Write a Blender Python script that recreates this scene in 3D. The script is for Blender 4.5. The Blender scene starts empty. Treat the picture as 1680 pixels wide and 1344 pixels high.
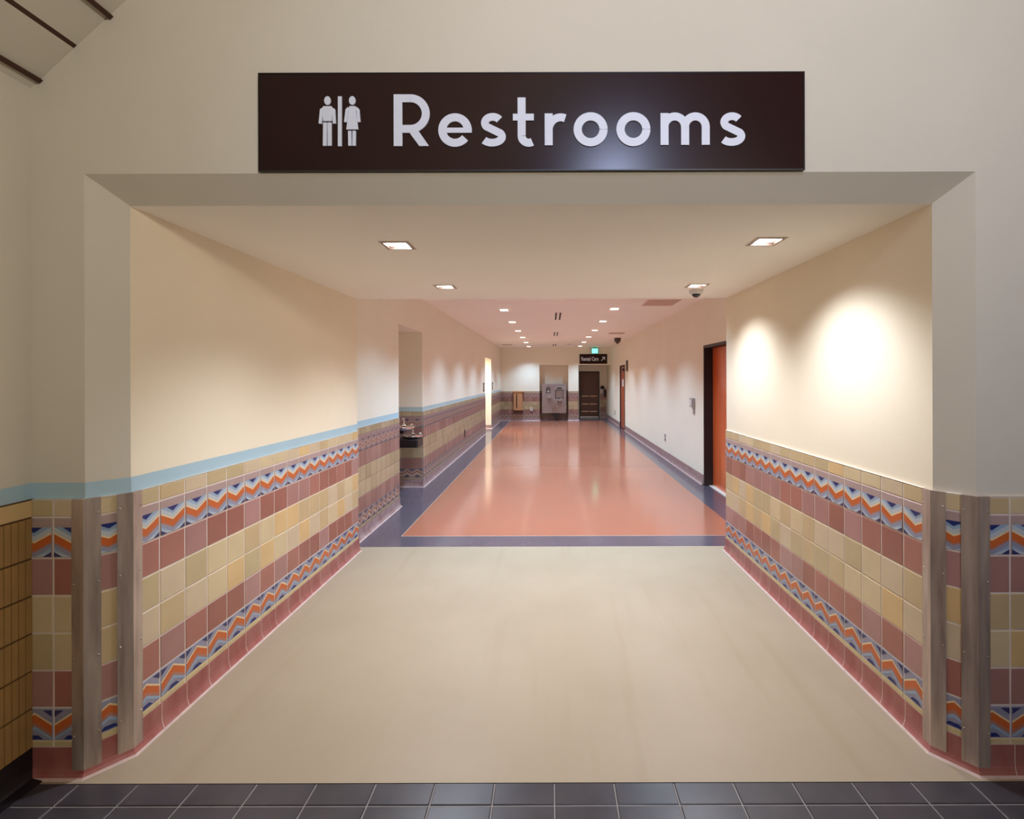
import bpy, bmesh, math, random
from mathutils import Vector, Matrix
SC = bpy.context.scene
COL = SC.collection
random.seed(7)

# ------------------------------------------------------------------ materials
def lin(c):
    return tuple(((v/255)/12.92 if v/255 <= .04045 else ((v/255+.055)/1.055)**2.4) for v in c)
MATS = {}
def mat(name, rgb, rough=.5, metal=0., var=0., vscale=8., bump=0., bscale=60., coat=0., rgb2=None, spec=.5, emit=None, estr=0., stretch=(1, 1, 1), detail=4.):
    m = bpy.data.materials.new(name); m.use_nodes = True
    nt = m.node_tree; b = nt.nodes['Principled BSDF']
    c1 = lin(rgb)
    b.inputs['Base Color'].default_value = (*c1, 1)
    b.inputs['Roughness'].default_value = rough
    b.inputs['Metallic'].default_value = metal
    b.inputs['Specular IOR Level'].default_value = spec
    if coat:
        b.inputs['Coat Weight'].default_value = coat; b.inputs['Coat Roughness'].default_value = .08
    if emit:
        b.inputs['Emission Color'].default_value = (*lin(emit), 1); b.inputs['Emission Strength'].default_value = estr
    if var or bump:
        tc = nt.nodes.new('ShaderNodeTexCoord'); mp = nt.nodes.new('ShaderNodeMapping')
        mp.inputs['Scale'].default_value = stretch
        nt.links.new(tc.outputs['Object'], mp.inputs['Vector'])
    if var:
        c2 = lin(rgb2) if rgb2 else tuple(v*(1-var) for v in c1)
        n = nt.nodes.new('ShaderNodeTexNoise'); n.inputs['Scale'].default_value = vscale; n.inputs['Detail'].default_value = detail
        r = nt.nodes.new('ShaderNodeValToRGB')
        r.color_ramp.elements[0].position = .3; r.color_ramp.elements[1].position = .72
        r.color_ramp.elements[0].color = (*c1, 1); r.color_ramp.elements[1].color = (*c2, 1)
        nt.links.new(mp.outputs['Vector'], n.inputs['Vector']); nt.links.new(n.outputs['Fac'], r.inputs['Fac'])
        nt.links.new(r.outputs['Color'], b.inputs['Base Color'])
    if bump:
        n2 = nt.nodes.new('ShaderNodeTexNoise'); n2.inputs['Scale'].default_value = bscale; n2.inputs['Detail'].default_value = 3
        bp = nt.nodes.new('ShaderNodeBump'); bp.inputs['Strength'].default_value = bump; bp.inputs['Distance'].default_value = .004
        nt.links.new(mp.outputs['Vector'], n2.inputs['Vector']); nt.links.new(n2.outputs['Fac'], bp.inputs['Height'])
        nt.links.new(bp.outputs['Normal'], b.inputs['Normal'])
    MATS[name] = m
    return m
mat('plaster', (241, 228, 203), .75, var=.05, vscale=1.3, bump=.08, bscale=90, spec=.25)
mat('corridor_plaster', (240, 233, 215), .75, var=.04, vscale=1.3, bump=.08, bscale=90, spec=.25)
mat('ceiling_paint', (250, 245, 234), .85, var=.03, vscale=1.2, bump=.05, bscale=120, spec=.2)
mat('lobby_plaster', (220, 212, 196), .8, var=.08, vscale=1.1, bump=.08, bscale=70, spec=.2)
mat('blue_paint', (172, 200, 212), .6, var=.04, vscale=5)
mat('white_trim', (232, 222, 208), .45)
mat('grout', (224, 210, 198), .8, var=.12, vscale=14)
mat('grout_dim', (150, 126, 112), .8, var=.2, vscale=14)
for i, c in enumerate([(200, 176, 134), (212, 191, 151), (194, 174, 133), (216, 183, 130), (208, 187, 155)]):
    mat('tan%d' % i, c, .32, var=.10, vscale=6, bump=.05, bscale=30)
for i, c in enumerate([(170, 112, 98), (168, 124, 116), (158, 102, 88), (176, 132, 126)]):
    mat('pink%d' % i, c, .32, var=.12, vscale=6, bump=.05, bscale=30)
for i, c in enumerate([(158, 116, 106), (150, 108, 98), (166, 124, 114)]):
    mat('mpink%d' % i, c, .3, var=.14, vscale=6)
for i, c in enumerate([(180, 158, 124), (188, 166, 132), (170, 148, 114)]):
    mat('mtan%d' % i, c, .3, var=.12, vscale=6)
for n, c in dict(mauve=(176, 152, 146), paleblue=(150, 172, 196), palegrey=(190, 196, 200), cream=(232, 206, 160), orange=(202, 102, 48), clay=(176, 122, 104),
                 lavender=(150, 148, 166), greyblue=(128, 138, 156), navy=(36, 48, 112), ink=(54, 56, 104), creamstrip=(206, 186, 140),
                 m_bg=(158, 128, 124), m_zig=(216, 184, 154), m_mid=(150, 104, 92), m_low=(140, 118, 120), m_dark=(62, 52, 74), steelgrey=(128, 124, 122)).items():
    mat(n, c, .3, var=.08, vscale=9)
mat('cove_red', (150, 82, 76), .35, var=.3, vscale=14, rgb2=(166, 108, 100), bump=.1, bscale=40, stretch=(1, 1, .35))
mat('cove_mauve', (150, 110, 106), .35, var=.3, vscale=12, rgb2=(178, 150, 148), bump=.1, bscale=40)
mat('cove_black', (30, 24, 30), .4, var=.2, vscale=8)
mat('cove_joint', (196, 170, 160), .7)
mat('caulk', (206, 178, 168), .6, var=.25, vscale=20)
mat('rib_tan', (168, 130, 76), .45, var=.14, vscale=7)
mat('rib_joint', (92, 64, 36), .8)
mat('dark_floor', (92, 84, 94), .22, var=.14, vscale=3, bump=.03, bscale=14, coat=.3)
mat('black_tile', (52, 50, 56), .3, var=.25, vscale=5, rgb2=(70, 66, 70), bump=.06, bscale=20)
mat('floor_grout', (150, 142, 138), .8, var=.3, vscale=9)
mat('strip_metal', (206, 190, 168), .4, metal=.3)
mat('sign_brown', (44, 23, 21), .23, var=.10, vscale=2, spec=.22)
mat('sign_edge', (18, 14, 16), .4)
mat('sign_white', (224, 228, 242), .45)
mat('guard_metal', (206, 188, 174), .34, metal=.5, var=.2, vscale=5, rgb2=(160, 142, 132), bump=.05, bscale=60, stretch=(6, 6, .6))
mat('screw_metal', (190, 180, 170), .3, metal=.9)
mat('fixture_trim', (196, 176, 156), .5)
mat('fixture_edge', (84, 62, 48), .5)
mat('fixture_inner', (250, 248, 246), .3, emit=(255, 246, 238), estr=.35)
mat('lamp_lens', (255, 255, 255), .4, emit=(255, 248, 242), estr=3.)
mat('lamp_lens_far', (255, 255, 255), .4, emit=(255, 240, 224), estr=3.)
mat('white_plastic', (222, 214, 208), .4)
mat('grey_plastic', (170, 164, 162), .4)
mat('dome_black', (22, 18, 18), .08, coat=.6)
mat('steel', (176, 168, 168), .28, metal=.9, var=.12, vscale=4, bump=.02)
mat('chrome', (226, 224, 224), .09, metal=1.)
mat('dark_steel', (64, 58, 60), .35, metal=.6)
mat('vent_paint', (216, 190, 172), .6)
mat('vent_dark', (206, 176, 158), .7)
mat('slot_black', (14, 10, 10), .6)
mat('panel_steel', (170, 158, 157), .34, metal=.55, var=.1, vscale=4)
mat('band_grey', (176, 196, 198), .6, var=.04, vscale=5)
mat('dark_wood', (96, 56, 34), .42, var=.25, vscale=5, stretch=(6, 6, .5), coat=.2)
mat('panel_highlight', (236, 186, 154), .45)
mat('frame_dark', (40, 28, 28), .45, var=.2, vscale=10)
mat('orange_wood', (222, 108, 56), .3, var=.22, vscale=4, rgb2=(204, 90, 46), stretch=(5, 5, .35), coat=.35)
mat('red_wood', (184, 96, 66), .35, var=.2, vscale=4, stretch=(5, 5, .35), coat=.2)
mat('box_wood', (206, 152, 108), .45, var=.2, vscale=7, stretch=(6, 6, .5))
mat('box_wood_dark', (84, 40, 26), .5)
mat('beam_wood', (74, 38, 20), .5, var=.4, vscale=6, stretch=(6, .6, 6))
mat('exit_green', (120, 240, 215), .4, emit=(90, 255, 215), estr=2.4)
mat('exit_case', (70, 130, 110), .4)
mat('brass', (214, 190, 150), .25, metal=.8)
mat('black_plastic', (24, 20, 22), .35)
mat('plaque', (70, 54, 46), .4)

def red_floor():
    m = bpy.data.materials.new('red_floor'); m.use_nodes = True; nt = m.node_tree; b = nt.nodes['Principled BSDF']
    tc = nt.nodes.new('ShaderNodeTexCoord')
    n = nt.nodes.new('ShaderNodeTexNoise'); n.inputs['Scale'].default_value = 1.6; n.inputs['Detail'].default_value = 5
    mp = nt.nodes.new('ShaderNodeMapping'); mp.inputs['Scale'].default_value = (1.4, .5, 1)
    r = nt.nodes.new('ShaderNodeValToRGB')
    r.color_ramp.elements[0].position = .3; r.color_ramp.elements[1].position = .75
    r.color_ramp.elements[0].color = (*lin((170, 104, 80)), 1); r.color_ramp.elements[1].color = (*lin((164, 104, 83)), 1)
    nt.links.new(tc.outputs['Object'], mp.inputs['Vector']); nt.links.new(mp.outputs['Vector'], n.inputs['Vector'])
    nt.links.new(n.outputs['Fac'], r.inputs['Fac']); nt.links.new(r.outputs['Color'], b.inputs['Base Color'])
    mr = nt.nodes.new('ShaderNodeMapRange'); mr.inputs['To Min'].default_value = .13; mr.inputs['To Max'].default_value = .13
    nt.links.new(n.outputs['Fac'], mr.inputs['Value']); nt.links.new(mr.outputs['Result'], b.inputs['Roughness'])
    b.inputs['Specular IOR Level'].default_value = .55
    MATS['red_floor'] = m
red_floor()

def beige_floor():
    m = bpy.data.materials.new('beige_floor'); m.use_nodes = True; nt = m.node_tree; b = nt.nodes['Principled BSDF']
    L = nt.links.new
    tc = nt.nodes.new('ShaderNodeTexCoord')
    def noise(sc, scale, det, rot=0):
        mp = nt.nodes.new('ShaderNodeMapping'); mp.inputs['Scale'].default_value = sc; mp.inputs['Rotation'].default_value = (0, 0, rot)
        n = nt.nodes.new('ShaderNodeTexNoise'); n.inputs['Scale'].default_value = scale; n.inputs['Detail'].default_value = det
        L(tc.outputs['Object'], mp.inputs['Vector']); L(mp.outputs['Vector'], n.inputs['Vector']); return n
    def ramp(src, p0, p1, c0, c1):
        r = nt.nodes.new('ShaderNodeValToRGB')
        r.color_ramp.elements[0].position = p0; r.color_ramp.elements[1].position = p1
        r.color_ramp.elements[0].color = (*c0, 1); r.color_ramp.elements[1].color = (*c1, 1)
        L(src, r.inputs['Fac']); return r
    def mix(fac, a, bb):
        x = nt.nodes.new('ShaderNodeMix'); x.data_type = 'RGBA'
        L(fac, x.inputs['Factor']); L(a, x.inputs['A']); L(bb, x.inputs['B']); return x.outputs['Result']
    n1 = noise((1, 1, 1), 1.1, 5)
    base = ramp(n1.outputs['Fac'], .3, .75, lin((166, 150, 127)), lin((156, 140, 116)))
    n2 = noise((7, .5, 1), 1.0, 5, -.55)          # diagonal scuffs left by dragged carts
    sc = ramp(n2.outputs['Fac'], .56, .74, (0, 0, 0), (.35, .35, .35))
    stain = nt.nodes.new('ShaderNodeRGB'); stain.outputs[0].default_value = (*lin((150, 130, 102)), 1)
    c = mix(sc.outputs['Color'], base.outputs['Color'], stain.outputs[0])
    n3 = noise((1, 1, 1), 26, 2)                  # small dark specks
    sp = ramp(n3.outputs['Fac'], .79, .81, (0, 0, 0), (.6, .6, .6))
    dk = nt.nodes.new('ShaderNodeRGB'); dk.outputs[0].default_value = (*lin((92, 78, 62)), 1)
    c = mix(sp.outputs['Color'], c, dk.outputs[0])
    L(c, b.inputs['Base Color'])
    mr = nt.nodes.new('ShaderNodeMapRange'); mr.inputs['To Min'].default_value = .38; mr.inputs['To Max'].default_value = .55
    L(n1.outputs['Fac'], mr.inputs['Value']); L(mr.outputs['Result'], b.inputs['Roughness'])
    b.inputs['Specular IOR Level'].default_value = .35
    MATS['beige_floor'] = m
beige_floor()

# ------------------------------------------------------------------ mesh helpers
class MB:
    def __init__(s): s.v = []; s.f = []; s.m = []; s.mats = []; s.smooth = []
    def mi(s, name):
        if name not in s.mats: s.mats.append(name)
        return s.mats.index(name)
    def face(s, pts, m, smooth=False):
        b = len(s.v); s.v += [tuple(p) for p in pts]; s.f.append(tuple(range(b, b+len(pts)))); s.m.append(s.mi(m)); s.smooth.append(smooth)
    def box(s, a, b, m, bev=0.):
        x0, y0, z0 = (min(a[i], b[i]) for i in range(3)); x1, y1, z1 = (max(a[i], b[i]) for i in range(3))
        bm = bmesh.new(); bmesh.ops.create_cube(bm, size=1)
        for v in bm.verts: v.co = Vector(((x0+x1)/2+v.co.x*(x1-x0), (y0+y1)/2+v.co.y*(y1-y0), (z0+z1)/2+v.co.z*(z1-z0)))
        if bev: bmesh.ops.bevel(bm, geom=bm.edges[:], offset=bev, segments=2, affect='EDGES', profile=.5)
        s.addbm(bm, m)
    def addbm(s, bm, m, smooth=False):
        b = len(s.v); bm.verts.index_update()
        s.v += [tuple(v.co) for v in bm.verts]
        for f in bm.faces:
            s.f.append(tuple(b+v.index for v in f.verts)); s.m.append(s.mi(m)); s.smooth.append(smooth)
        bm.free()
    def lathe(s, prof, c, m, axis=2, seg=24, sx=1., sy=1.):
        """prof: list of (radius, height)"""
        rings = []
        for r, hh in prof:
            ring = []
            for k in range(seg):
                a = 2*math.pi*k/seg; p = [r*math.cos(a)*sx, r*math.sin(a)*sy, hh]
                if axis == 1: p = [p[0], p[2], p[1]]
                if axis == 0: p = [p[2], p[0], p[1]]
                ring.append((p[0]+c[0], p[1]+c[1], p[2]+c[2]))
            rings.append(ring)
        b = len(s.v)
        for r in rings: s.v += r
        for i in range(len(rings)-1):
            for k in range(seg):
                k2 = (k+1) % seg
                s.f.append((b+i*seg+k, b+i*seg+k2, b+(i+1)*seg+k2, b+(i+1)*seg+k)); s.m.append(s.mi(m)); s.smooth.append(True)
        for i in (0, len(rings)-1):
            if prof[i][0] > 1e-5:
                s.f.append(tuple(b+i*seg+k for k in range(seg))); s.m.append(s.mi(m)); s.smooth.append(False)
    def tube(s, pts, r, m, seg=10):
        pts = [Vector(p) for p in pts]; b = len(s.v)
        n = len(pts)
        for i, p in enumerate(pts):
            d = (pts[min(i+1, n-1)]-pts[max(i-1, 0)]).normalized()
            ref = Vector((0, 0, 1)) if abs(d.z) < .9 else Vector((1, 0, 0))
            x = d.cross(ref).normalized(); y = d.cross(x)
            for k in range(seg):
                a = 2*math.pi*k/seg; s.v.append(tuple(p+r*(math.cos(a)*x+math.sin(a)*y)))
        for i in range(n-1):
            for k in range(seg):
                k2 = (k+1) % seg
                s.f.append((b+i*seg+k, b+i*seg+k2, b+(i+1)*seg+k2, b+(i+1)*seg+k)); s.m.append(s.mi(m)); s.smooth.append(True)
        for i in (0, n-1):
            s.f.append(tuple(b+i*seg+k for k in range(seg))); s.m.append(s.mi(m)); s.smooth.append(False)
    def build(s, name, parent=None, recalc=False, loc=None):
        me = bpy.data.meshes.new(name)
        v = s.v
        if loc is not None: v = [(p[0]-loc[0], p[1]-loc[1], p[2]-loc[2]) for p in s.v]
        me.from_pydata(v, [], s.f)
        for n in s.mats: me.materials.append(MATS[n])
        me.polygons.foreach_set('material_index', s.m)
        me.polygons.foreach_set('use_smooth', s.smooth)
        if recalc:
            bm = bmesh.new(); bm.from_mesh(me); bmesh.ops.remove_doubles(bm, verts=bm.verts, dist=1e-5)
            bmesh.ops.recalc_face_normals(bm, faces=bm.faces); bm.to_mesh(me); bm.free()
        me.update()
        o = bpy.data.objects.new(name, me); COL.objects.link(o)
        if loc is not None: o.location = loc
        if parent is not None:
            o.parent = parent
            if loc is None: o.location = -Vector(parent.location)
        return o
def empty(name, loc):
    o = bpy.data.objects.new(name, None); o.empty_display_size = .05; o.location = loc; COL.objects.link(o); return o
def tag(o, label, cat, group=None):
    o['label'] = label; o['category'] = cat
    if group: o['group'] = group
    return o
def struct(o, label, cat=None):
    o['kind'] = 'structure'; o['label'] = label
    if cat: o['category'] = cat
    return o
def copy_tree(o, parent=None):
    c = o.copy(); COL.objects.link(c)
    if parent is not None: c.parent = parent
    for ch in o.children: copy_tree(ch, c)
    return c
def rect_holes(mb, x0, x1, y0, y1, holes, fn, m):
    """rectangle minus rectangular holes (a0,a1,b0,b1); fn(a,b)->3d"""
    xs = sorted({x0, x1, *[h[0] for h in holes], *[h[1] for h in holes]}); ys = sorted({y0, y1, *[h[2] for h in holes], *[h[3] for h in holes]})
    xs = [x for x in xs if x0-1e-9 <= x <= x1+1e-9]; ys = [y for y in ys if y0-1e-9 <= y <= y1+1e-9]
    for i in range(len(xs)-1):
        for j in range(len(ys)-1):
            cx, cy = (xs[i]+xs[i+1])/2, (ys[j]+ys[j+1])/2
            if any(h[0] < cx < h[1] and h[2] < cy < h[3] for h in holes): continue
            mb.face([fn(xs[i], ys[j]), fn(xs[i+1], ys[j]), fn(xs[i+1], ys[j+1]), fn(xs[i], ys[j+1])], m)

# ------------------------------------------------------------------ dimensions (metres; camera stands at x=0, y=0)
H = 1.65
XR, XL = 1.685, -1.8525            # entrance walls
YF, YN, YS = 2.035, 2.147, 4.66    # lobby face, inner corner of the splayed jamb, end of the low entrance ceiling
CH = .095                          # splay of jamb and head
ZC, ZC2 = 2.416, 2.869             # entrance and corridor ceilings
XR2, XL2 = 2.359, -1.9585          # corridor walls
YB = 19.1                          # far wall
ZD = 1.153                         # top of the tiles
A1, A2, AX, AZ = 6.28, 7.435, -2.46, 2.36      # fountain alcove in the left wall
P1, P2, PZ = 14.6, 16.1, 2.285                 # open passage in the left wall
FA0, FA1, FAZ, FAD = -.43, .70, 2.18, .42      # fountain niche in the far wall
RX, RZ, RY = 1.10, 2.18, 20.5                  # recess right of the far wall
D1 = (6.48, 7.46, 2.12)                        # first door in the right wall
D2 = (15.44, 16.46, 2.05)
LXW, LXE, LYB = -2.169, 5.0, -4.0              # lobby
NEAR_L = [(-.872, 2.79), (-.872, 4.05), (1.212, 2.73), (1.215, 4.03)]
ROW_Y = [5.45, 6.65, 8.6, 10.45, 12.35, 14.3, 16.35, 18.35]
FAR_L = [(-.815, y) for y in ROW_Y] + [(1.12, y-.1) for y in ROW_Y]
LH = .072                                      # half size of a downlight opening

# ------------------------------------------------------------------ shell
def quad(mb, pts, m): mb.face(pts, m)
m = MB()      # lobby face with the splayed opening
OXL, OXR, OZ = XL-CH, XR+CH, ZC+CH
LW = 'lobby_plaster'
def fz(x): return min(6.15, 2.87+(x-LXW)*.92)
XK = LXW+(6.15-2.87)/.92
m.face([(LXW, YF, 0), (OXL, YF, 0), (OXL, YF, fz(OXL)), (LXW, YF, fz(LXW))], LW)
m.face([(OXL, YF, OZ), (OXR, YF, OZ), (OXR, YF, 6.15), (XK, YF, 6.15), (OXL, YF, fz(OXL))], LW)
m.face([(OXR, YF, 0), (LXE, YF, 0), (LXE, YF, 6.15), (OXR, YF, 6.15)], LW)
m.face([(OXL, YF, 0), (XL, YN, 0), (XL, YN, ZC), (OXL, YF, OZ)], LW)
m.face([(OXR, YF, 0), (XR, YN, 0), (XR, YN, ZC), (OXR, YF, OZ)], LW)
m.face([(OXL, YF, OZ), (XL, YN, ZC), (XR, YN, ZC), (OXR, YF, OZ)], LW)
struct(m.build('wall_front'), 'cream plaster wall with splayed opening below the restrooms sign')
m = MB(); m.face([(LXW, LYB, 0), (LXW, YF, 0), (LXW, YF, 2.87), (LXW, LYB, 2.87)], LW)
struct(m.build('wall_lobby_left'), 'cream plaster lobby wall at the left edge of the photo')
m = MB(); m.face([(LXE, LYB, 0), (LXE, YF, 0), (LXE, YF, 6.15), (LXE, LYB, 6.15)], LW)
struct(m.build('wall_lobby_right'), 'plaster lobby wall far to the right')
m = MB(); m.face([(LXW, LYB, 0), (LXE, LYB, 0), (LXE, LYB, 6.15), (XK, LYB, 6.15), (LXW, LYB, 2.87)], LW)
struct(m.build('wall_lobby_back'), 'plaster lobby wall facing the opening')
m = MB(); m.face([(LXW, LYB, 2.87), (LXW, YF, 2.87), (XK, YF, 6.15), (XK, LYB, 6.15)], LW); m.face([(XK, LYB, 6.15), (XK, YF, 6.15), (LXE, YF, 6.15), (LXE, LYB, 6.15)], LW)
struct(m.build('ceiling_lobby'), 'sloping cream plaster lobby ceiling with dark wooden battens')

m = MB(); m.face([(XL, YN, 0), (XL, YS, 0), (XL, YS, ZC), (XL, YN, ZC)], 'plaster')
m.face([(XL, YS, 0), (XL2, YS, 0), (XL2, YS, ZC2), (XL, YS, ZC2)], 'plaster')
struct(m.build('wall_entrance_left'), 'cream plaster wall above tiles on left of the entrance')
m = MB(); m.face([(XR, YN, 0), (XR, YS, 0), (XR, YS, ZC), (XR, YN, ZC)], 'plaster')
m.face([(XR, YS, 0), (XR2, YS, 0), (XR2, YS, ZC2), (XR, YS, ZC2)], 'plaster')
struct(m.build('wall_entrance_right'), 'brightly lit cream plaster wall above tiles on right of the entrance')
m = MB(); rect_holes(m, XL, XR, YN, YS, [(x-LH, x+LH, y-LH, y+LH) for x, y in NEAR_L], lambda a, b: (a, b, ZC), 'ceiling_paint')
m.face([(XL, YS, ZC), (XR, YS, ZC), (XR, YS, ZC2), (XL, YS, ZC2)], 'ceiling_paint')
struct(m.build('ceiling_entrance'), 'low cream entrance ceiling with four square downlights')
m = MB()
SLOTS = [(9.0, 10.1), (12.8, 13.9), (17.2, 18.2)]
holes = [(x-LH, x+LH, y-LH, y+LH) for x, y in FAR_L]
rect_holes(m, XL2, XR2, YS, YB, holes, lambda a, b: (a, b, ZC2), 'ceiling_paint')
struct(m.build('ceiling_corridor'), 'long cream corridor ceiling with two rows of downlights')

m = MB(); rect_holes(m, YS, YB, 0, ZC2, [(A1, A2, 0, AZ), (P1, P2, 0, PZ)], lambda a, b: (XL2, a, b), 'corridor_plaster')
struct(m.build('wall_corridor_left'), 'cream plaster wall on the left of the corridor')
m = MB()
m.face([(XL2, A1, 0), (AX, A1, 0), (AX, A1, AZ), (XL2, A1, AZ)], 'corridor_plaster'); m.face([(XL2, A2, 0), (AX, A2, 0), (AX, A2, AZ), (XL2, A2, AZ)], 'corridor_plaster')
m.face([(AX, A1, 0), (AX, A2, 0), (AX, A2, AZ), (AX, A1, AZ)], 'corridor_plaster'); m.face([(XL2, A1, AZ), (XL2, A2, AZ), (AX, A2, AZ), (AX, A1, AZ)], 'corridor_plaster')
struct(m.build('wall_alcove'), 'plaster alcove holding the drinking fountains in left corridor wall')
m = MB(); PX = -3.6
m.face([(XL2, P1, 0), (PX, P1, 0), (PX, P1, PZ), (XL2, P1, PZ)], 'corridor_plaster'); m.face([(XL2, P2, 0), (PX, P2, 0), (PX, P2, PZ), (XL2, P2, PZ)], 'corridor_plaster')
m.face([(PX, P1, 0), (PX, P2, 0), (PX, P2, PZ), (PX, P1, PZ)], 'corridor_plaster'); m.face([(XL2, P1, PZ), (XL2, P2, PZ), (PX, P2, PZ), (PX, P1, PZ)], 'corridor_plaster')
struct(m.build('wall_passage'), 'bright white side passage opening in the left corridor wall')
m = MB(); rect_holes(m, YS, RY, 0, ZC2, [(D1[0], D1[1], 0, D1[2]), (D2[0], D2[1], 0, D2[2])], lambda a, b: (XR2, a, b), 'corridor_plaster')
struct(m.build('wall_corridor_right'), 'plain cream plaster wall on the right of the corridor')
m = MB(); rect_holes(m, XL2, XR2, 0, ZC2, [(FA0, FA1, 0, FAZ), (RX, XR2, 0, RZ)], lambda a, b: (a, YB, b), 'corridor_plaster')
struct(m.build('wall_far'), 'cream plaster wall at the far end of the corridor')
m = MB(); yb = YB+FAD
m.face([(FA0, YB, 0), (FA0, yb, 0), (FA0, yb, FAZ), (FA0, YB, FAZ)], 'corridor_plaster'); m.face([(FA1, YB, 0), (FA1, yb, 0), (FA1, yb, FAZ), (FA1, YB, FAZ)], 'corridor_plaster')
m.face([(FA0, yb, 0), (FA1, yb, 0), (FA1, yb, FAZ), (FA0, yb, FAZ)], 'corridor_plaster'); m.face([(FA0, YB, FAZ), (FA1, YB, FAZ), (FA1, yb, FAZ), (FA0, yb, FAZ)], 'corridor_plaster')
struct(m.build('wall_niche'), 'plaster niche around the steel fountain in the far wall')
m = MB()
m.face([(RX, YB, 0), (RX, RY, 0), (RX, RY, RZ), (RX, YB, RZ)], 'corridor_plaster'); m.face([(RX, RY, 0), (XR2, RY, 0), (XR2, RY, RZ), (RX, RY, RZ)], 'corridor_plaster')
m.face([(RX, YB, RZ), (XR2, YB, RZ), (XR2, RY, RZ), (RX, RY, RZ)], 'corridor_plaster')
struct(m.build('wall_recess'), 'plaster recess around the brown panelled door at the far right')

# ------------------------------------------------------------------ floors
YE = 4.767; YT = 1.987
m = MB(); m.face([(LXE, YT, 0), (LXW, YT, 0), (LXW, YF, 0), (LXE, YF, 0)], 'beige_floor'); m.face([(OXL, YF, 0), (OXR, YF, 0), (OXR, YN, 0), (OXL, YN, 0)], 'beige_floor')
m.face([(XL, YN, 0), (XR, YN, 0), (XR, YS, 0), (XL, YS, 0)], 'beige_floor'); m.face([(XL2, YS, 0), (XR2, YS, 0), (XR2, YE, 0), (XL2, YE, 0)], 'beige_floor')
struct(m.build('floor_entrance'), 'scuffed beige entrance floor')
m = MB(); BL, BR, BY = -1.565, 2.02, 5.10; e = .006
m.face([(BL, BY, 0), (BR, BY, 0), (BR, 18.95, 0), (BL, 18.95, 0)], 'red_floor')
m.face([(XL2, YE, 0), (XR2, YE, 0), (XR2, BY, 0), (XL2, BY, 0)], 'dark_floor'); m.face([(XL2, BY, 0), (BL, BY, 0), (BL, 18.95, 0), (XL2, 18.95, 0)], 'dark_floor')
m.face([(BR, BY, 0), (XR2, BY, 0), (XR2, 18.95, 0), (BR, 18.95, 0)], 'dark_floor'); m.face([(XL2, 18.95, 0), (XR2, 18.95, 0), (XR2, RY, 0), (XL2, RY, 0)], 'dark_floor')
m.face([(AX, A1, 0), (XL2, A1, 0), (XL2, A2, 0), (AX, A2, 0)], 'dark_floor'); m.face([(PX, P1, 0), (XL2, P1, 0), (XL2, P2, 0), (PX, P2, 0)], 'dark_floor')
m.face([(XR2, D1[0], 0), (XR2+.2, D1[0], 0), (XR2+.2, D1[1], 0), (XR2, D1[1], 0)], 'dark_floor')
struct(m.build('floor_corridor'), 'glossy terracotta corridor floor with dark grey border')
m = MB(); m.box((XL-.1, YE-.004, -.004), (XR2, YE+.004, .0015), 'strip_metal'); m.box((BL-.004, BY-.004, -.004), (BR, BY+.003, .0012), 'strip_metal'); m.box((BL-.004, BY, -.004), (BL+.002, 18.95, .0012), 'strip_metal')
struct(m.build('trim_1'), 'thin pale metal divider strips in the floor')
m = MB(); m.face([(LXW, LYB, -.004), (LXE, LYB, -.004), (LXE, YT, -.004), (LXW, YT, -.004)], 'floor_grout')
G = .0025; yy = 1.882; rows = [(1.882, YT)]
while yy > -.5: rows.append((yy-.2425, yy)); yy -= .2425
rows.append((LYB, yy))
for j, (ya, yb2) in enumerate(rows):
    k = -9
    while True:
        xa, xb = -.231+k*.2425, -.231+(k+1)*.2425; k += 1
        if xa > LXE: break
        xa, xb = max(xa, LXW), min(xb, LXE)
        if xb-xa < .02: continue
        a0, a1, b0, b1 = xa+G, xb-G, ya+G, yb2-(G if j else .001)
        t = .003
        m.face([(a0+t, b0+t, 0), (a1-t, b0+t, 0), (a1-t, b1-t, 0), (a0+t, b1-t, 0)], 'black_tile')
        for p, q, p2, q2 in (((a0, b0), (a1, b0), (a0+t, b0+t), (a1-t, b0+t)), ((a1, b0), (a1, b1), (a1-t, b0+t), (a1-t, b1-t)), ((a1, b1), (a0, b1), (a1-t, b1-t), (a0+t, b1-t)), ((a0, b1), (a0, b0), (a0+t, b1-t), (a0+t, b0+t))):
            m.face([(*p, -.004), (*q, -.004), (*q2, 0), (*p2, 0)], 'black_tile')
struct(m.build('floor_lobby'), 'black square tile lobby floor with pale grout')

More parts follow.
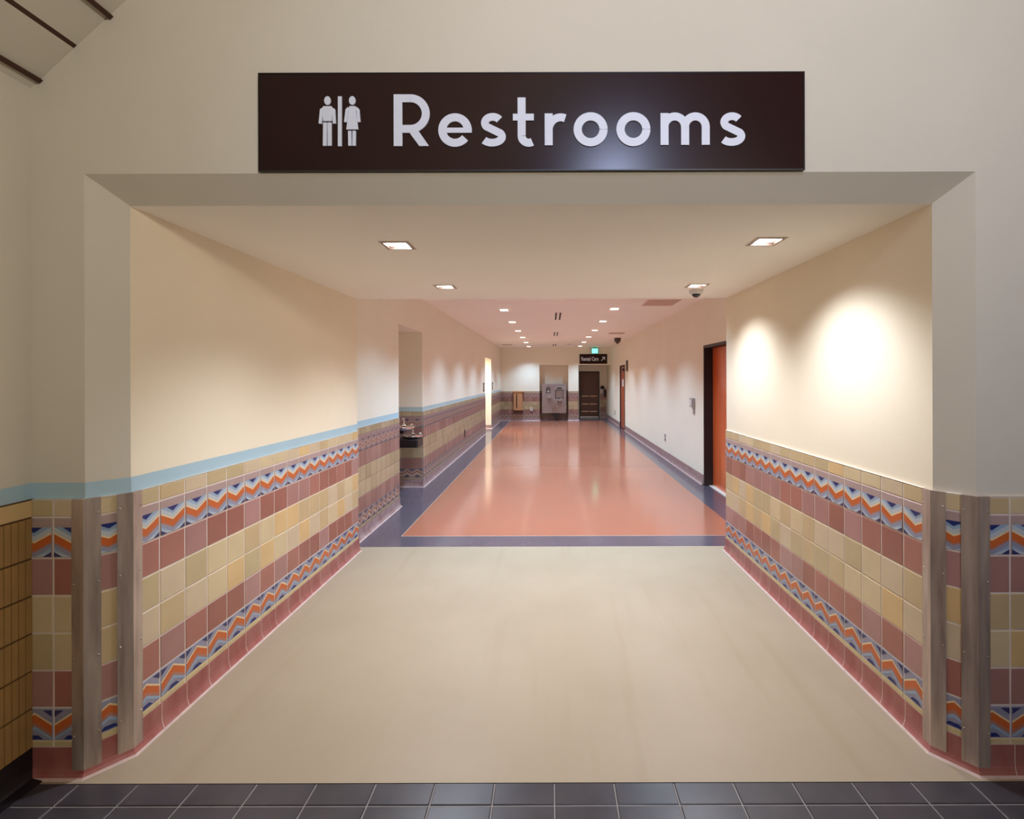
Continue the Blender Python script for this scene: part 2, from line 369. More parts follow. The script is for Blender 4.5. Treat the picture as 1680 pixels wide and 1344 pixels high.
# ------------------------------------------------------------------ tile wainscots
def clip(poly, a, b):
    for s, lim in ((1, a), (-1, b)):
        out = []
        for i in range(len(poly)):
            p, q = poly[i], poly[(i+1) % len(poly)]
            ip, iq = s*(p[0]-lim) >= -1e-9, s*(q[0]-lim) >= -1e-9
            if ip: out.append(p)
            if ip != iq:
                t = (lim-p[0])/(q[0]-p[0]); out.append((lim, p[1]+t*(q[1]-p[1])))
        poly = out
        if len(poly) < 3: return []
    return poly
def upper_chevron(w, hh, z0, pal):
    """tile pattern as (polygon, material) in tile space; s measured down from the top at the seams"""
    P = []; k = hh/265; d = 65*k; top = z0+hh; c = w/2
    def bz(q): return max(top-q, z0)
    def band(f0, f1, m):
        P.append(([(0, bz(f0*k)), (c, bz(f0*k+d)), (c, bz(f1*k+d)), (0, bz(f1*k))], m)); P.append(([(c, bz(f0*k+d)), (w, bz(f0*k)), (w, bz(f1*k)), (c, bz(f1*k+d))], m))
    def cband(f0, f1, m):       # a band cut off flat at the level of the triangle's top
        yt = 58
        def xa(f): return c*(yt-f)/65 if f < yt else 0
        for sgn in (0, 1):
            q = [(xa(f0), top-max(f0, yt)*k), (c, top-f0*k-d), (c, top-f1*k-d), (xa(f1), top-max(f1, yt)*k)]
            if sgn: q = [(w-x, z) for x, z in q]
            P.append((q, m))
    cband(30, 58, pal[1]); cband(58, 92, pal[2]); band(92, 106, pal[3]); band(106, 158, pal[4]); band(158, 170, pal[5]); band(170, 200, pal[6]); band(200, 224, pal[1]); band(224, 262, pal[2])
    P.append(([(c-.24*w, top-60*k), (c+.24*w, top-60*k), (c, top-98*k)], pal[7]))
    for sgn in (0, 1):
        q = [(0, top-228*k), (0, top-262*k), (.24*w, top-262*k)]
        if sgn: q = [(w-x, z) for x, z in q]
        P.append((q, pal[8]))
    return P
def lower_chevron(w, hh, z0, pal):
    P = []; top = z0+hh; c = w/2; d = .36*hh
    def band(f0, f1, m):
        for sgn in (0, 1):
            q = [(0, top-f0*hh-d), (c, top-f0*hh), (c, top-f1*hh), (0, top-f1*hh-d)]
            q = [(x, max(z, z0+.001)) for x, z in q]
            if sgn: q = [(w-x, z) for x, z in q]
            P.append((q, m))
    band(.10, .17, pal[3]); band(.17, .42, pal[4]); band(.42, .54, pal[5]); band(.54, .66, pal[1])
    P.append(([(c-.24*w, z0+.004), (c-.11*w, z0+.16*hh), (c+.11*w, z0+.16*hh), (c+.24*w, z0+.004)], pal[7]))
    for sgn in (0, 1):
        q = [(0, top-.03*hh), (.26*w, top-.03*hh), (0, top-.24*hh)]
        if sgn: q = [(w-x, z) for x, z in q]
        P.append((q, pal[8]))
    return P
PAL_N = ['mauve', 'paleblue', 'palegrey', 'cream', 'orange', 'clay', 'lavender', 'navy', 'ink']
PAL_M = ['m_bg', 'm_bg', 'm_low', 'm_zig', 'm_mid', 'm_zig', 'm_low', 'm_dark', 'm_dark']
def wainscot(mb, O, U, N, u0, u1, phase, pitch, muted=False, ztop=ZD):
    """tiles on a wall strip: O + u*U + z*Z + n*N for u in [u0,u1]; a vertical joint passes through u=phase"""
    U = Vector((*U, 0)).normalized(); N = Vector((*N, 0)).normalized(); O = Vector((*O, 0))
    W = lambda u, z, n: O+U*u+N*n+Vector((0, 0, z))
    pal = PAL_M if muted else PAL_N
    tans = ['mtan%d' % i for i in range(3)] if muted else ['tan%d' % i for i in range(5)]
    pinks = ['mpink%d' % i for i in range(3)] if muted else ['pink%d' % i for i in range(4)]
    G = .0032; NB, NT = .0082, .0105
    mb.face([W(u0, .10, NB), W(u1, .10, NB), W(u1, ztop, NB), W(u0, ztop, NB)], 'grout_dim' if muted else 'grout')
    mb.face([W(u0, ztop, 0), W(u1, ztop, 0), W(u1, ztop, NB+.004), W(u0, ztop, NB+.004)], 'white_trim')
    rows = [(1.078, ztop-.002, 'T'), (.907, 1.078, 'C'), (.7515, .907, 'P'), (.596, .7515, 'T'), (.440, .596, 'T'), (.285, .440, 'P'), (.148, .285, 'D'), (.120, .148, 'S')]
    k0 = math.floor((u0-phase)/pitch); k1 = math.ceil((u1-phase)/pitch)
    for k in range(k0, k1):
        ta = phase+k*pitch; tb = ta+pitch
        a, b = max(ta, u0-.001), min(tb, u1+.001)
        if b-a < .012: continue
        a += G; b -= G
        for z0, z1, kind in rows:
            ga, gb = z0+(G if kind != 'D' else .0008), z1-(G if kind != 'S' else .0008)
            base = {'T': random.choice(tans), 'P': random.choice(pinks), 'C': pal[0], 'D': pal[6], 'S': 'creamstrip' if not muted else 'mtan2'}[kind]
            t = .0025
            n2 = NT
            mb.face([W(a+t, ga+t, n2), W(b-t, ga+t, n2), W(b-t, gb-t, n2), W(a+t, gb-t, n2)], base)
            c4 = [(a, ga), (b, ga), (b, gb), (a, gb)]; i4 = [(a+t, ga+t), (b-t, ga+t), (b-t, gb-t), (a+t, gb-t)]
            for q in range(4):
                r = (q+1) % 4
                mb.face([W(*c4[q], NB), W(*c4[r], NB), W(*i4[r], n2), W(*i4[q], n2)], base)
            if kind in 'CD':
                fn = upper_chevron if kind == 'C' else lower_chevron
                for q, (poly, mm) in enumerate(fn(pitch-2*G-2*t, gb-ga-2*t, ga+t, pal)):
                    pl = clip([(ta+G+t+x, z) for x, z in poly], a+t, b-t)
                    if pl: mb.face([W(u, z, n2+.0004+.00009*q) for u, z in pl], mm)
def cove(mb, path, side, hh, mname, pitch=.155, joints=True, n0=.008, flare=.03):
    """coved base along a plan polyline; side=+1: the room lies left of the travel direction"""
    P = [Vector(p) for p in path]
    prof = [(n0+.004, hh), (n0+.004, .055), (n0+.006, .035), (n0+.012, .018), (n0+.02, .007), (n0+flare-.004, .002), (n0+flare, 0.)]
    segn = []
    for i in range(len(P)-1):
        d = (P[i+1]-P[i]).normalized(); segn.append(Vector((-d.y, d.x))*side)
    def off(i):
        if i == 0: return segn[0]
        if i == len(P)-1: return segn[-1]
        a, b = segn[i-1], segn[i]; s = (a+b); return s/ (1+a.dot(b))
    for i in range(len(P)-1):
        L = (P[i+1]-P[i]).length; o0, o1 = off(i), off(i+1)
        cuts = [0.]; n = max(1, round(L/pitch))
        if joints:
            for k in range(1, n): cuts += [k/n-.0022/L, k/n+.0022/L]
        cuts.append(1.)
        for c in range(len(cuts)-1):
            mm = 'cove_joint' if joints and c % 2 == 1 else mname
            for j in range(len(prof)-1):
                q = []
                for t, jj in ((cuts[c], j), (cuts[c+1], j), (cuts[c+1], j+1), (cuts[c], j+1)):
                    b = P[i].lerp(P[i+1], t)+o0.lerp(o1, t)*prof[jj][0]; q.append((b.x, b.y, prof[jj][1]))
                mb.face(q, 'caulk' if j >= 4 and mname != 'cove_black' else mm, True)
            q = []
            for t, nn in ((cuts[c], 0.), (cuts[c+1], 0.), (cuts[c+1], prof[0][0]), (cuts[c], prof[0][0])):
                b = P[i].lerp(P[i+1], t)+o0.lerp(o1, t)*nn; q.append((b.x, b.y, hh))
            mb.face(q, mm)
LCH = math.hypot(CH, YN-YF)
m = MB(); wainscot(m, (XL, 0), (0, 1), (1, 0), YN, YS, 2.293, .1588)
struct(m.build('trim_2'), 'tan and pink tile wainscot with chevron bands on left entrance wall')
m = MB(); wainscot(m, (OXL, YF), (CH, YN-YF), (YN-YF, -CH), 0, LCH, -.004, .155)
wainscot(m, (0, YF), (1, 0), (0, -1), LXW, OXL, -2.071, .155)
struct(m.build('trim_3'), 'shaded tile wainscot on left jamb and lobby face')
m = MB(); wainscot(m, (XR, 0), (0, 1), (-1, 0), YN, YS, 2.3135, .1556)
struct(m.build('trim_4'), 'tan and pink tile wainscot with chevron bands on right entrance wall')
m = MB(); wainscot(m, (OXR, YF), (-CH, YN-YF), (-(YN-YF), -CH), 0, LCH, -.004, .155)
wainscot(m, (0, YF), (1, 0), (0, -1), OXR, 3.6, 1.911, .155)
struct(m.build('trim_5'), 'shaded tile wainscot on right jamb and lobby face')
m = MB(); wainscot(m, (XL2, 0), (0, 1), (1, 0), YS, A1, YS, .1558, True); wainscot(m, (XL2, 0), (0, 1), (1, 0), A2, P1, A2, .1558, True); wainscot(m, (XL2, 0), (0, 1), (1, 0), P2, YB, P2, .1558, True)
struct(m.build('trim_6'), 'mauve and tan tile wainscot along left corridor wall')
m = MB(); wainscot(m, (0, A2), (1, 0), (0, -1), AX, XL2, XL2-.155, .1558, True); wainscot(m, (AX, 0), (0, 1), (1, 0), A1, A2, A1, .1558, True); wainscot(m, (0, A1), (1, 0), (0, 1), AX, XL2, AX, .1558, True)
struct(m.build('trim_7'), 'dark tile wainscot inside the fountain alcove')
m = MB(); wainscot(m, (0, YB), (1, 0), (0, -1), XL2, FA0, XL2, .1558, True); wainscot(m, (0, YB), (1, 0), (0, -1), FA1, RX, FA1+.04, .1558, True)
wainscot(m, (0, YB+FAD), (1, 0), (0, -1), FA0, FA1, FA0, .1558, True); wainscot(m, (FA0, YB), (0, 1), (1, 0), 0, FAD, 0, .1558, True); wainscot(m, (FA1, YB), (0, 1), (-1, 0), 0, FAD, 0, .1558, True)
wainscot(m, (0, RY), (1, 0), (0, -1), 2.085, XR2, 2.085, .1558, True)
struct(m.build('trim_8'), 'mauve and tan tile wainscot on the far wall')
# ribbed narrow tiles on the lobby side wall
m = MB(); x = LXW; z = .12
m.face([(x+.006, .6, .12), (x+.006, YF, .12), (x+.006, YF, ZD), (x+.006, .6, ZD)], 'rib_joint'); m.face([(x, .6, ZD), (x, YF, ZD), (x+.01, YF, ZD), (x+.01, .6, ZD)], 'rib_joint')
for z0, z1, wd in [(1.078, ZD, .155), (.907, 1.078, .0265), (.7515, .907, .0265), (.596, .7515, .0265), (.44, .596, .0265), (.285, .44, .0265), (.12, .285, .0265)]:
    y = YF-.012
    while y > .7:
        m.box((x+.004, y-wd+.003, z0+.004), (x+.0125, y, z1-.004), 'rib_tan' if z1 < 1.1 else 'tan3'); y -= wd
struct(m.build('trim_9'), 'narrow upright tan tiles on lobby wall at the left edge')

m = MB(); cove(m, [(LXW, YF), (OXL, YF), (XL, YN), (XL, YS+.02)], -1, .12, 'cove_red')
struct(m.build('baseboard_entrance_left'), 'red coved tile base along left entrance wall')
m = MB(); cove(m, [(3.6, YF), (OXR, YF), (XR, YN), (XR, YS+.02)], 1, .12, 'cove_red')
struct(m.build('baseboard_entrance_right'), 'red coved tile base along right entrance wall')
m = MB(); cove(m, [(XL2, YS), (XL2, A1), (AX, A1), (AX, A2), (XL2, A2), (XL2, P1), (PX, P1)], -1, .12, 'cove_mauve'); cove(m, [(PX, P2), (XL2, P2), (XL2, YB), (FA0, YB), (FA0, YB+FAD), (FA1, YB+FAD), (FA1, YB), (RX, YB), (RX, RY)], -1, .12, 'cove_mauve')
struct(m.build('baseboard_corridor_left'), 'mauve coved tile base along left and far corridor walls')
m = MB(); cove(m, [(XR2, YS), (XR2, D1[0]-.05)], 1, .155, 'cove_mauve', n0=.004); cove(m, [(XR2, D1[1]+.05), (XR2, D2[0]-.05)], 1, .155, 'cove_mauve', n0=.004); cove(m, [(XR2, D2[1]+.05), (XR2, RY), (2.085, RY)], 1, .155, 'cove_mauve', n0=.004)
struct(m.build('baseboard_corridor_right'), 'mauve coved tile base along right corridor wall')
m = MB(); cove(m, [(LXW, .6), (LXW, YF)], -1, .12, 'cove_black', joints=False, flare=.07)
struct(m.build('baseboard_lobby'), 'black coved base at the left edge of the lobby')
# painted blue band above the tiles on the left
m = MB(); T = .0015; Z0, Z1 = ZD+.001, ZD+.067
def strip(p, q, n):
    p, q, n = Vector(p), Vector(q), Vector(n).normalized()*T
    m.face([(*(p+n), Z0), (*(q+n), Z0), (*(q+n), Z1), (*(p+n), Z1)], 'band_grey' if min(p.y, q.y) >= YS and p.x < XL-.01 else 'blue_paint')
strip((LXW, .6), (LXW, YF), (1, 0)); strip((LXW, YF), (OXL, YF), (0, -1)); strip((OXL, YF), (XL, YN), (YN-YF, -CH)); strip((XL, YN), (XL, YS), (1, 0))
strip((XL2, YS), (XL2, A1), (1, 0)); strip((XL2, A2), (XL2, P1), (1, 0)); strip((XL2, P2), (XL2, YB), (1, 0)); strip((AX, A2), (XL2, A2), (0, -1)); strip((AX, A1), (AX, A2), (1, 0))
struct(m.build('trim_10'), 'pale blue painted band above the tiles on the left walls')

# ------------------------------------------------------------------ corner guards with screws
def guard(corner, d1, d2, n1, n2, label):
    """angle strip: legs run from the corner along d1, d2; outward normals n1, n2"""
    c = Vector(corner); d1, d2, n1, n2 = (Vector(v).normalized() for v in (d1, d2, n1, n2))
    root = empty('corner_guard', (c.x, c.y, .022)); tag(root, label, 'corner guard', 'metal corner guards on the tiled jambs')
    bi = (n1+n2)/(1+n1.dot(n2)); off, th, z0, z1 = .0125, .0035, .022, ZD+.001
    def at(d, n, l, o): return c+bi*o if l == 0 else c+d*l+n*o
    m = MB(); L1, L2 = .048, .042
    for d, n, l in ((d1, n1, L1), (d2, n2, L2)):
        A, B = at(d, n, 0, off+th), at(d, n, l, off+th); A0, B0 = at(d, n, 0, .002), at(d, n, l, .002)
        m.face([(*A, z0), (*B, z0), (*B, z1), (*A, z1)], 'guard_metal'); m.face([(*B, z0), (*B0, z0), (*B0, z1), (*B, z1)], 'guard_metal')
        m.face([(*A, z1), (*B, z1), (*B0, z1), (*A0, z1)], 'guard_metal'); m.face([(*A, z0), (*B, z0), (*B0, z0), (*A0, z0)], 'guard_metal')
    m.build('angle_strip', root)
    for d, n, l in ((d1, n1, L1), (d2, n2, L2)):
        for z in (.17, .49, .80, 1.09):
            p = c+d*(l-.009)+n*(off+th-.001); s = MB(); bm = bmesh.new(); bmesh.ops.create_uvsphere(bm, u_segments=10, v_segments=6, radius=.0042)
            for v in bm.verts: v.co += Vector((p.x, p.y, z))
            s.addbm(bm, 'screw_metal', True); s.build('screw', root)
ca = (YN-YF, -CH); cb = (-(YN-YF), -CH)
guard((OXL, YF), (CH, YN-YF), (-1, 0), ca, (0, -1), 'brown metal corner guard on the outer corner of the left jamb')
guard((XL, YN), (-CH, -(YN-YF)), (0, 1), ca, (1, 0), 'brown metal corner guard on the inner corner of the left jamb')
guard((XR, YN), (CH, -(YN-YF)), (0, 1), cb, (-1, 0), 'brown metal corner guard on the inner corner of the right jamb')
guard((OXR, YF), (-CH, YN-YF), (1, 0), cb, (0, -1), 'brown metal corner guard on the outer corner of the right jamb')

# ------------------------------------------------------------------ big sign
SY = YF-.012; S = SY/798.5
def sg(px, py): return ((px-903.07)*S, H+(621.12-py)*S)
root = empty('restroom_sign', (*[sg(873, 199)[0], SY], sg(873, 199)[1]))
tag(root, 'dark brown sign reading Restrooms above the wide opening', 'sign')
m = MB(); (xa, za), (xb, zb) = sg(426, 280), sg(1320.5, 119.5)
m.box((xa, SY-.003, za), (xb, YF-.001, zb), 'sign_brown', .001); m.build('sign_panel', root)
m = MB(); t = .0035
for a, b in (((xa-.001, za-.001), (xb+.001, za+t)), ((xa-.001, zb-t), (xb+.001, zb+.001)), ((xa-.001, za), (xa+t, zb)), ((xb-t, za), (xb+.001, zb))):
    m.box((a[0], SY-.0045, a[1]), (b[0], YF-.002, b[1]), 'sign_edge')
m.build('edge_frame', root)
LYf, LYb = SY-.008, SY-.003; STEP = [0.]
def ribbon(mb, pts, w, mn='sign_white'):
    STEP[0] += .00025; P = [Vector(p) for p in pts]; n = len(P); lo, ro = [], []
    for i in range(n):
        if i == 0: d = (P[1]-P[0]).normalized(); nn = Vector((-d.y, d.x)); k = 1
        elif i == n-1: d = (P[-1]-P[-2]).normalized(); nn = Vector((-d.y, d.x)); k = 1
        else:
            a, b = (P[i]-P[i-1]).normalized(), (P[i+1]-P[i]).normalized(); na, nb = Vector((-a.y, a.x)), Vector((-b.y, b.x)); nn = (na+nb)/(1+na.dot(nb)); k = 1
        lo.append(P[i]+nn*w/2); ro.append(P[i]-nn*w/2)
    for i in range(n-1): prism(mb, [lo[i], lo[i+1], ro[i+1], ro[i]], mn)
def prism(mb, pts, mn='sign_white'):
    f = [(sg(*p)[0], LYf-STEP[0], sg(*p)[1]) for p in pts]; b = [(x, LYb, z) for x, _, z in f]
    mb.face(f, mn)
    for i in range(len(f)):
        j = (i+1) % len(f); mb.face([f[i], f[j], b[j], b[i]], mn)
def arc(cx, cy, rx, a0, a1, n=20, ry=None):
    ry = ry or rx
    return [(cx+rx*math.cos(math.radians(a0+(a1-a0)*i/n)), cy-ry*math.sin(math.radians(a0+(a1-a0)*i/n))) for i in range(n+1)]
K = 1/3.36
def A(pts, ox=400): return [(ox+x*K, 100+y*K) for x, y in pts]
def letter(name, strokes, w=45, polys=()):
    mb = MB(); STEP[0] = 0.
    for p in polys: STEP[0] += .00025; prism(mb, A(p))
    for s in strokes:
        pts, ox = s[0], s[1]; ww = s[2] if len(s) > 2 else w
        ribbon(mb, A(pts, ox), ww*K)
    mb.build('letter', root)
letter('R', [([(857, 188), (857, 472)], 400, 47), ([(876, 210), (926, 210)]+arc(926, 294, 84, 90, -90, 18)+[(876, 378)], 400, 43)], polys=[[(918, 396), (966, 384), (1027, 472), (974, 472)]])
def e_(cx, ox): return [(arc(cx, 385, 70, -2, 322, 34), ox, 44), ([(cx-70, 386), (cx+92, 386)], ox, 28)]
letter('e', e_(1170, 400))
def s_(cx, ox):
    p = arc(cx, 346, 43, 32, 218, 16, 33)+arc(cx-3, 422, 54, 36, -146, 18, 33)
    return [(p, ox, 42)]
letter('s', s_(1377, 400))
letter('t', [([(1536, 207), (1536, 418)]+arc(1575, 418, 39, 180, 300, 10, 38), 400, 44), ([(1488, 315), (1603, 315)], 400, 37)])
letter('r', [([(139, 295), (139, 470)], 860, 44), ([(139, 400)]+arc(205, 385, 66, 175, 68, 12, 68), 860, 43)])
letter('o', [(arc(369, 383, 71, 0, 360, 40), 860, 45)])
letter('o', [(arc(604, 383, 71, 0, 360, 40), 860, 45)])
letter('m', [([(775, 295), (775, 470)], 860, 44), (arc(831, 372, 57, 180, 0, 18, 58)+[(888, 470)], 860, 44), (arc(944, 372, 57, 180, 0, 18, 58)+[(1001, 470)], 860, 44)])
letter('s', s_(1146, 860))
def pic(name, polys, ribs):
    mb = MB(); STEP[0] = 0.
    for p in polys: STEP[0] += .00025; prism(mb, A(p))
    for p, w in ribs: ribbon(mb, A(p), w*K)
    mb.build(name, root)
man_b = [(447, 252), (493, 252), (497, 270), (493, 334), (446, 334), (441, 270)]
pic('man_symbol', [arc(470, 221, 18, 0, 345, 22, 24), man_b], [([(452, 264), (437, 274), (430, 348)], 17), ([(488, 264), (504, 274), (508, 348)], 17), ([(457, 342), (455, 470)], 21), ([(482, 342), (482, 470)], 21)])
pic('divider', [], [([(538, 198), (537, 472)], 21)])
pic('woman_symbol', [arc(606, 221, 18, 0, 345, 22, 24), [(590, 252), (624, 252), (628, 290), (639, 380), (573, 380), (585, 290)]], [([(588, 262), (577, 274), (569, 340)], 16), ([(626, 262), (638, 274), (643, 340)], 16), ([(592, 388), (593, 470)], 18), ([(617, 388), (616, 470)], 18)])

# ------------------------------------------------------------------ downlights
def downlight(x, y, z, far):
    root = empty('downlight', (x, y, z)); h = LH
    m = MB(); o, i = h+.012, h-.003
    for a, b in (((-o, -o), (o, -i)), ((-o, i), (o, o)), ((-o, -i), (-i, i)), ((i, -i), (o, i))): m.box((x+a[0], y+a[1], z-.003), (x+b[0], y+b[1], z+.001), 'fixture_trim')
    t = m.build('trim_frame', root)
    m = MB(); o2 = h-.003
    for a, b in (((-o2-.002, -o2-.002), (o2+.002, -o2+.003)), ((-o2-.002, o2-.003), (o2+.002, o2+.002)), ((-o2-.002, -o2), (-o2+.003, o2)), ((o2-.003, -o2), (o2+.002, o2))): m.box((x+a[0], y+a[1], z-.0045), (x+b[0], y+b[1], z+.012), 'fixture_edge')
    m.build('inner_edge', root)
    if far:      # flush lens that drops a little below the ceiling
        m = MB(); m.box((x-h+.004, y-h+.004, z-.016), (x+h-.004, y+h-.004, z+.004), 'lamp_lens_far', .003); m.build('lens', root)
        return root
    m = MB(); d = .085; q = h-.003; r = q-.012
    b4 = [(-q, -q), (q, -q), (q, q), (-q, q)]; t4 = [(-r, -r), (r, -r), (r, r), (-r, r)]
    for k in range(4):
        l = (k+1) % 4
        m.face([(x+b4[k][0], y+b4[k][1], z+.004), (x+b4[l][0], y+b4[l][1], z+.004), (x+t4[l][0], y+t4[l][1], z+d), (x+t4[k][0], y+t4[k][1], z+d)], 'fixture_inner')
    m.build('reflector', root)
    m = MB(); m.face([(x+a, y+b, z+d-.002) for a, b in t4], 'lamp_lens'); m.build('lens', root)
    return root
def spot(x, y, z, watts, col, size=110, blend=.6, rad=.045, aim=None):
    l = bpy.data.lights.new('downlight_lamp', 'SPOT'); l.energy = watts; l.color = col; l.spot_size = math.radians(size); l.spot_blend = blend; l.shadow_soft_size = rad
    o = bpy.data.objects.new('downlight_lamp', l); COL.objects.link(o); o.location = (x, y, z)
    if aim: o.rotation_euler = (Vector(aim)-Vector((x, y, z))).to_track_quat('-Z', 'Y').to_euler()
    return o
NEARCOL, FARCOL = (.90, .97, 1.10), (.74, 1.12, 1.52)
nl = ['square recessed downlight near the front left of the entrance ceiling', 'square recessed downlight at the back left of the entrance ceiling',
      'square recessed downlight near the front right of the entrance ceiling', 'square recessed downlight just above the near dome camera']
W_NEAR = [104, 98, 88, 86]
for (x, y), lb, w in zip(NEAR_L, nl, W_NEAR):
    tag(downlight(x, y, ZC, False), lb, 'ceiling light', 'downlights in the entrance ceiling'); spot(x, y, ZC+.03, w, NEARCOL, 124, 1.)
od = ['unseen first', 'unseen second', 'nearest visible', 'second visible', 'third visible', 'fourth visible', 'fifth visible', 'farthest']
for i, (x, y) in enumerate(FAR_L):
    sd = 'left' if x < 0 else 'right'
    tag(downlight(x, y, ZC2, True), '%s small square downlight in the %s row of the corridor ceiling' % (od[i % 8], sd), 'ceiling light', 'downlights in the corridor ceiling')
    spot(x, y, ZC2-.02, 150 if i % 8 == 0 else 150 if i % 8 == 7 else 208, FARCOL, 114, .95, .035)

# ------------------------------------------------------------------ dome cameras
def dome(x, y, z, r, drop, label, shell='white_plastic'):
    root = empty('dome_camera', (x, y, z)); tag(root, label, 'security camera', 'dome cameras on the ceilings')
    m = MB(); m.lathe([(r*.98, 0), (r, -.006), (r*.97, -.014-drop), (r*.86, -.03-drop), (r*.62, -.036-drop)], (x, y, z), shell, seg=32); m.build('housing', root)
    m = MB(); q = r*.6; pr = [(q*math.cos(a), -.034-drop-q*.85*math.sin(a)) for a in [k*math.pi/2/8 for k in range(9)]]; m.lathe(pr, (x, y, z), 'dome_black', seg=28); m.build('dome', root)
dome(1.27, 4.235, ZC, .062, .0, 'white dome camera under the entrance ceiling beside right downlight')
dome(2.03, 14.7, ZC2, .10, .09, 'small dark dome camera hanging in the corridor near right wall', 'plaque')

# ------------------------------------------------------------------ ceiling vents and slots
def vent(x0, x1, y0, y1, label, n=7):
    root = empty('ceiling_vent', ((x0+x1)/2, (y0+y1)/2, ZC2)); tag(root, label, 'vent', 'flush vents in the corridor ceiling'); z = ZC2; f = .025
    m = MB(); m.box((x0, y0, z-.006), (x1, y0+f, z+.001), 'vent_paint'); m.box((x0, y1-f, z-.006), (x1, y1, z+.001), 'vent_paint'); m.box((x0, y0+f, z-.006), (x0+f, y1-f, z+.001), 'vent_paint'); m.box((x1-f, y0+f, z-.006), (x1, y1-f, z+.001), 'vent_paint'); m.build('frame', root)
    m = MB(); m.face([(x0+f, y0+f, z-.001), (x1-f, y0+f, z-.001), (x1-f, y1-f, z-.001), (x0+f, y1-f, z-.001)], 'vent_paint'); m.build('backing', root)
    m = MB()
    for k in range(n):
        y = y0+f+(y1-y0-2*f)*(k+.5)/n; m.box((x0+f, y-.014, z-.004), (x1-f, y+.014, z-.0005), 'vent_dark')
    m.build('louvres', root)
vent(1.52, 2.04, 7.55, 8.15, 'pinkish flush ceiling vent just beyond the low ceiling edge')
vent(1.58, 2.0, 12.95, 13.35, 'flush ceiling vent in front of the far dome camera')
vent(-1.72, -1.36, 17.2, 17.6, 'flush ceiling vent at the far left corner of the corridor')
vent(.60, .74, 17.25, 17.5, 'small flush ceiling vent right of the farthest slot pair', 4)
for (ya, yb2), w in zip(SLOTS, ('nearest', 'middle', 'farthest')):
    root = empty('slot_diffuser', (.15, ya, ZC2)); tag(root, '%s pair of narrow black slots in the middle of corridor ceiling' % w, 'vent', 'slot diffusers in the corridor ceiling')
    for xx in (.11, .19):
        m = MB(); m.box((xx-.016, ya, ZC2-.004), (xx+.016, yb2, ZC2+.001), 'slot_black', .001); m.build('slot', root)
    m = MB(); m.box((.05, ya-.03, ZC2-.002), (.25, yb2+.03, ZC2+.001), 'ceiling_paint'); m.build('mounting_plate', root)

# ------------------------------------------------------------------ doors
root = empty('door_1', (XR2, D1[0], 0)); struct(root, 'tall orange wood door in dark deep frame on right wall', 'door')
m = MB(); a, b, zt = D1; fw = .05; xb = XR2+.125
m.box((XR2-.006, b-.012, 0), (xb+.05, b+.03, zt+.03), 'frame_dark', .002); m.box((XR2-.006, a-.03, 0), (xb+.05, a+.012, zt+.03), 'frame_dark', .002); m.box((XR2-.006, a-.03, zt-.012), (xb+.05, b+.03, zt+.03), 'frame_dark', .002)
m.build('frame', root)
m = MB(); m.box((xb, a+.012, .012), (xb+.045, b-.012, zt-.014), 'orange_wood', .002); leaf = m.build('door_leaf', root)
m = MB(); m.lathe([(.026, 0), (.026, -.012), (.01, -.014), (.01, -.045)], (xb, a+.09, .98), 'steel', axis=0, seg=16); m.tube([(xb-.045, a+.09, .98), (xb-.045, a+.2, .98)], .009, 'steel')
hnd = m.build('lever_handle', leaf); hnd.location = (0, 0, 0)
m = MB(); m.box((xb-.06, a+.012, 0), (xb+.045, b-.012, .01), 'white_trim'); m.build('threshold', root)
root = empty('door_2', (XR2, D2[0], 0)); struct(root, 'narrow reddish wood door far along the right corridor wall', 'door')
m = MB(); a, b, zt = D2; xb = XR2+.02
m.box((XR2-.012, b-.02, 0), (xb+.05, b+.03, zt+.03), 'frame_dark', .002); m.box((XR2-.012, a-.03, 0), (xb+.05, a+.02, zt+.03), 'frame_dark', .002); m.box((XR2-.012, a-.03, zt-.02), (xb+.05, b+.03, zt+.03), 'frame_dark', .002); m.build('frame', root)
m = MB(); m.box((xb, a+.02, .01), (xb+.045, b-.02, zt-.02), 'red_wood', .002); leaf = m.build('door_leaf', root)
def sub(mb, name, parent):
    o = mb.build(name, parent); o.location = (0, 0, 0); return o
m = MB(); m.lathe([(.028, 0), (.028, -.012), (.011, -.014), (.011, -.05)], (xb, a+.1, .86), 'brass', axis=0, seg=14); m.tube([(xb-.05, a+.1, .86), (xb-.05, a+.24, .86)], .013, 'brass'); sub(m, 'lever_handle', leaf)
m = MB(); m.box((xb-.004, a+.35, 1.38), (xb, a+.68, 1.62), 'white_plastic', .001); sub(m, 'notice', leaf)
m = MB(); m.box((xb-.06, a+.12, zt-.16), (xb, a+.5, zt-.09), 'dark_steel', .004); sub(m, 'door_closer', leaf)
root = empty('door_3', (1.63, RY, 0)); struct(root, 'dark brown panelled door in the recess under the rental cars sign', 'door')
m = MB(); x0, x1, zt = 1.205, 2.065, 1.945; y = RY
m.box((x0, y-.02, 0), (x0+.045, y-.001, zt), 'frame_dark', .002); m.box((x1-.045, y-.02, 0), (x1, y-.001, zt), 'frame_dark', .002); m.box((x0, y-.02, zt-.045), (x1, y-.001, zt), 'frame_dark', .002); m.build('frame', root)
m = MB(); m.box((x0+.045, y-.012, .05), (x1-.045, y-.001, zt-.045), 'dark_wood'); leaf = m.build('door_leaf', root)
m = MB(); m.box((x0+.045, y-.03, .012), (x1-.045, y-.001, .05), 'white_trim'); m.build('threshold', root)
xm = (x0+x1)/2
def panel(xa, xb2, za, zb2):
    m = MB(); m.box((xa, y-.02, za), (xb2, y-.011, zb2), 'dark_wood', .008); p = sub(m, 'panel', leaf)
panel(x0+.12, x1-.12, .98, zt-.13)
for za, zb2 in ((.62, .86), (.3, .54), (.1, .23)):
    for s in (0, 1):
        xa = x0+.12 if s == 0 else xm+.03; panel(xa, xa+(x1-x0)/2-.15, za, zb2)
